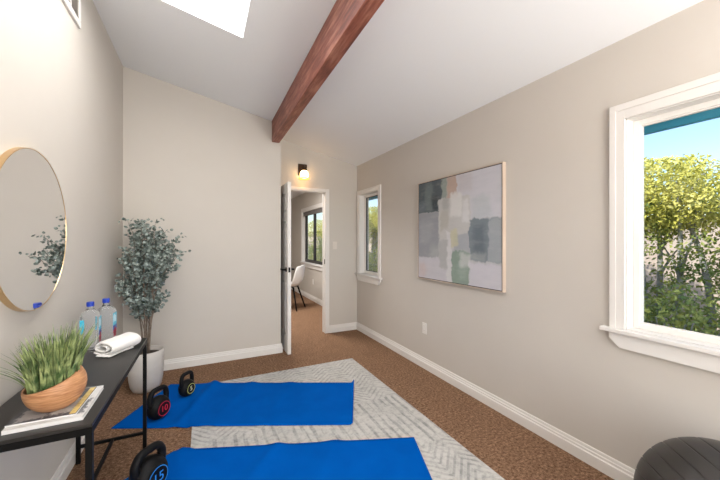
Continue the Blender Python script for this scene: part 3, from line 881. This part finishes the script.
MZ = .0068
KA = math.radians(-16)
kettlebell(-1.525, 2.42, MZ, .086, .236, KA, '10', 'red_ink', 'red_ink', 'black kettlebell with red number 10, middle one in size')
kettlebell(-1.500, 2.77, MZ, .071, .205, KA, '5', 'lime_ink', 'white_ink', 'smallest black kettlebell with pale number 5 by the planter')
kettlebell(-1.122, 1.70, MZ+.004, .097, .246, KA, '15', 'blue_ink', 'blue_ink', 'largest black kettlebell with blue number 15 beside the table leg')

# ------------------------------------------------------------------ exercise ball
BR = .275
ball = empty('exercise_ball', (XR-.022-BR, .48, 0), 0, 'large black ribbed exercise ball on the carpet under the big window', 'exercise ball')
bm = bmesh.new(); prof = []
NS = 420
gro = [-.80, -.60, -.40, -.20, 0., .20, .40, .60, .80]
for i in range(NS+1):
    a = -PI/2+PI*i/NS; zz = math.sin(a); r = math.cos(a)
    dn = min(abs(zz-g) for g in gro); k = 1-.016*math.exp(-(dn/.0065)**2)
    prof.append((BR*r*k, BR*zz*k))
ax = Vector((.929, -.748, 1.224)).normalized()
lathe(bm, prof, 96, Matrix.Translation((0, 0, BR)) @ Vector((0, 0, 1)).rotation_difference(ax).to_matrix().to_4x4(), cap=False)
link('ball_skin', bm, 'ball', ball, smooth=True)
bm = bmesh.new(); lathe(bm, [(0, 0), (.011, 0), (.011, .003), (.004, .005), (0, .005)], 16, Matrix.Translation(Vector((0, 0, BR))+ax*BR*.985) @ Vector((0, 0, 1)).rotation_difference(ax).to_matrix().to_4x4())
link('valve_plug', bm, 'rubber', ball)

# ------------------------------------------------------------------ room beyond: chair and plant
ch = empty('shell_chair', (1.545, 6.26, 0), math.radians(-38), 'white shell chair with slanted dark legs in the room beyond the doorway', 'chair')
bm = bmesh.new(); rows = []
curve = [(-.24, .445), (-.20, .455), (-.10, .440), (0, .432), (.10, .440), (.165, .475), (.20, .54), (.222, .62), (.238, .70), (.252, .78), (.262, .845)]
for i, (xx, zz) in enumerate(curve):
    f = i/(len(curve)-1); hwid = .235 if f < .5 else .235-.075*(f-.5)*2*((f-.5)*2)
    row = []
    for j in range(13):
        g = -1+2*j/12
        lift = .05*abs(g)**3 if f < .5 else 0; fwd = -.07*abs(g)**2.2 if f >= .4 else 0
        row.append(bm.verts.new((xx+fwd, hwid*g, zz+lift - (.03*g*g if f > .9 else 0))))
    rows.append(row)
for a, b in zip(rows, rows[1:]):
    for j in range(12): bm.faces.new((a[j], a[j+1], b[j+1], b[j]))
link('shell_seat', bm, 'shell', ch, smooth=True, solid=.012, sub=1)
for sx_ in (-1, 1):
    for sy_ in (-1, 1):
        bm = bmesh.new(); tube(bm, [(sx_*.10, sy_*.10, .425), (sx_*.21, sy_*.20, 0)], [.017, .012], 10); link('leg', bm, 'black', ch, smooth=True)
bm = bmesh.new(); tube(bm, [(-.10, -.10, .42), (.10, .10, .42)], .010, 8); tube(bm, [(-.10, .10, .42), (.10, -.10, .42)], .010, 8); link('brace', bm, 'black', ch)
ch.scale = (1.06, 1.06, 1.03)
dp = empty('dark_leaf_plant', (1.62, 7.05, 0), 0, 'dark leafed plant whose leaf tips show above the white shell chair', 'potted plant')
bm = bmesh.new(); lathe(bm, [(0, 0), (.09, 0), (.12, .25), (.115, .26), (.105, .25), (0, .24)], 24); link('planter', bm, 'pot', dp, smooth=True)
bm = bmesh.new()
for k in range(14):
    a = k*2*PI/14; blade(bm, (.03*math.cos(a), .03*math.sin(a), .24), a, rg.uniform(.6, .78), rg.uniform(.15, .4), .018, .2)
link('foliage', bm, 'darkleaf', dp)

# ------------------------------------------------------------------ outside
link('ground', bx(2.36, 14, -8, 26, -.35, -.15), 'earth', kind='structure')
gw = link('garden_wall', bx(7.2, 7.4, -8, 26, -.2, 1.75), 'fence', kind='structure')
def leafcloud(bm, n, fn, rg, s0, s1):
    k = 0
    while k < n:
        c = fn(rg)
        if c is None: continue
        k += 1
        nr = Vector((rg.gauss(-.5, 1), rg.gauss(0, 1), rg.gauss(.7, .8))).normalized(); u = nr.orthogonal().normalized()
        u = (Quaternion(nr, rg.random()*2*PI) @ u); w = nr.cross(u); s = rg.uniform(s0, s1)
        p = [c-u*s, c+w*s*.5+nr*s*.15, c+u*s, c-w*s*.5+nr*s*.15]
        vs = [bm.verts.new(q) for q in p]; bm.faces.new((vs[0], vs[1], vs[2])); bm.faces.new((vs[0], vs[2], vs[3]))
def hedge_tree(x, y, seed, top, label, n=12000, w=.60, s=(.015, .030), dens=1.):
    rg = random.Random(seed)
    t = empty('garden_tree', (x, y, -.15), 0, label, 'tree', 'trees outside the windows')
    bm = bmesh.new(); tips = []
    for k in range(4):
        bx_, by_ = rg.uniform(-.15, .15), rg.uniform(-.28, .28)
        tp = Vector((bx_+rg.uniform(-.25, .25), by_+rg.uniform(-.25, .25), top-.25))
        pts = bez((bx_, by_, 0), (bx_+rg.uniform(-.15, .15), by_+rg.uniform(-.25, .25), top*.45), tp, 9)
        tube(bm, pts, [.045-.004*i for i in range(9)], 8)
        for q in range(4):
            i = rg.randint(4, 7); e = pts[i] + Vector((rg.uniform(-.3, .3), rg.uniform(-.25, .25), rg.uniform(.2, .5)))
            tube(bm, bez(pts[i], pts[i].lerp(e, .5)+Vector((0, 0, .05)), e, 5), [.016, .014, .012, .009, .005], 6)
    link('trunk', bm, 'outbark', t, smooth=True)
    def canopy(r):
        p = Vector((r.uniform(-.75, .75), r.uniform(-w, w), r.uniform(top-.95, top+.05)))
        q = Vector((p.x/.75, p.y/w, (p.z-(top-.42))/.50)).length
        nz = mnoise.noise(Vector((p.x*2.2+seed, p.y*2.2, p.z*2.2)))
        lim = 1.0+.35*nz
        if q > lim: return None
        if p.z < top-.75 and r.random() < .6: return None
        if nz < -.12 and r.random() < .6: return None
        return p
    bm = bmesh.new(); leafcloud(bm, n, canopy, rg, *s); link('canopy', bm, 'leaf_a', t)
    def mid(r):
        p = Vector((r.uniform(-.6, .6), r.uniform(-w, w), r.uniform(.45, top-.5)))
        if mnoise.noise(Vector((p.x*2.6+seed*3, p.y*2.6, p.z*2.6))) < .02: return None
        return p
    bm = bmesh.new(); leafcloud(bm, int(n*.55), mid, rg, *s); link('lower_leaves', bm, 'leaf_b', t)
def shrub(x, y, seed, top, label, n=4200, w=.52):
    rg = random.Random(seed)
    t = empty('garden_shrub', (x, y, -.15), 0, label, 'shrub', 'shrubs outside the windows')
    bm = bmesh.new()
    for k in range(6):
        e = (rg.uniform(-.35, .35), rg.uniform(-w*.7, w*.7), top*.8); tube(bm, bez((0, rg.uniform(-.2, .2), 0), (e[0]*.3, e[1]*.3, top*.5), e, 6), [.014, .013, .011, .009, .007, .004], 6)
    link('stems', bm, 'outbark', t)
    def f(r):
        p = Vector((r.uniform(-.45, .45), r.uniform(-w, w), r.uniform(0, top)))
        nz = mnoise.noise(Vector((p.x*2+seed, p.y*2, p.z*2)))
        if Vector((p.x/.42, p.y/w, (p.z-top*.45)/(top*.55))).length > 1+.3*nz: return None
        return p
    bm = bmesh.new(); leafcloud(bm, n, f, rg, .014, .030); link('foliage', bm, 'leaf_c', t)
hedge_tree(4.9, .28, 21, 2.36, 'yellow green tree outside the right edge of the big window')
hedge_tree(4.9, 1.70, 22, 2.40, 'yellow green tree with grey trunks outside the middle of the big window')
hedge_tree(4.9, 3.12, 23, 2.34, 'yellow green tree just beyond the left edge of the big window')
hedge_tree(4.9, 7.5, 24, 2.45, 'sunlit tree seen through the narrow window, on the right side')
hedge_tree(4.9, 9.0, 25, 2.5, 'sunlit tree seen through the narrow window, on the left side')
hedge_tree(5.0, 12.6, 26, 2.35, 'green tree seen through the far room window, on the right', 4500, .8)
hedge_tree(5.0, 14.4, 27, 2.4, 'green tree seen through the far room window, on the left', 4500, .8)
shrub(3.4, .0, 31, 1.12, 'low green shrub outside the lower right of the big window')
shrub(3.4, 1.2, 32, 1.14, 'low green shrub outside the lower left of the big window')
shrub(3.4, 2.4, 33, 1.12, 'low green shrub just beyond the left jamb of the big window')
shrub(3.4, 6.3, 34, 1.35, 'dark green shrub outside the narrow window')
shrub(3.4, 7.5, 35, 1.45, 'taller dark green shrub outside the narrow window')
shrub(3.5, 10.4, 36, 1.6, 'green shrub outside the far room window')
shrub(3.5, 11.8, 37, 1.7, 'green shrub farthest away outside the far room window')

# ------------------------------------------------------------------ light
w = bpy.data.worlds.new('sky'); scene.world = w; w.use_nodes = True; nt = w.node_tree
bg = nt.nodes['Background']
sky = nt.nodes.new('ShaderNodeTexSky'); sky.sky_type = 'HOSEK_WILKIE' if False else 'NISHITA'
sky.sun_disc = False; sky.sun_elevation = math.radians(40); sky.sun_rotation = math.radians(280)
sky.air_density = 1.0; sky.dust_density = .6; sky.ozone_density = 1.2
nt.links.new(sky.outputs[0], bg.inputs[0]); bg.inputs[1].default_value = .27
sun = bpy.data.lights.new('sun', 'SUN'); sun.energy = 4.2; sun.angle = math.radians(.6); sun.color = (1., .93, .80)
so = bpy.data.objects.new('sun', sun); COL.objects.link(so)
sd = Vector((.79, -.16, -.58))      # travelling direction: over the roof, onto the garden
so.rotation_euler = sd.to_track_quat('-Z', 'Y').to_euler()
def area(name, loc, direction, sx, sy, e, col):
    l = bpy.data.lights.new(name, 'AREA'); l.shape = 'RECTANGLE'; l.size = sx; l.size_y = sy; l.energy = e; l.color = col
    o = bpy.data.objects.new(name, l); COL.objects.link(o); o.location = loc
    o.rotation_euler = Vector(direction).to_track_quat('-Z', 'Z').to_euler(); return o
area('rear_opening_fill', (.95, -1.74, 1.22), (0, 1, 0), 1.86, 2.1, 82, (1., .97, .93))  # area light added in an assumed rear opening to brighten the room
area('next_room_fill', (.9, 5.5, 2.47), (0, 0, -1), .9, .9, 82, (1., .95, .90))  # bare light added under the ceiling to lift the next room, no fixture

area('unseen_uplight_fill', (1.35, -1.1, 1.75), (-.25, .35, 1), .45, .45, 76, (1., .96, .91))  # bare light added out of view, aimed up to brighten the ceiling

# ------------------------------------------------------------------ camera
cam = bpy.data.cameras.new('camera'); cam.sensor_width = 36; cam.lens = 16.0; cam.clip_start = .02
co = bpy.data.objects.new('camera', cam); COL.objects.link(co)
co.location = (0, 0, 1.35); co.rotation_euler = (PI/2, 0, -TH)
scene.camera = co
vs_ = scene.view_settings
vs_.view_transform = 'Standard'; vs_.look = 'None'; vs_.gamma = 1; vs_.exposure = 0.; vs_.use_curve_mapping = False
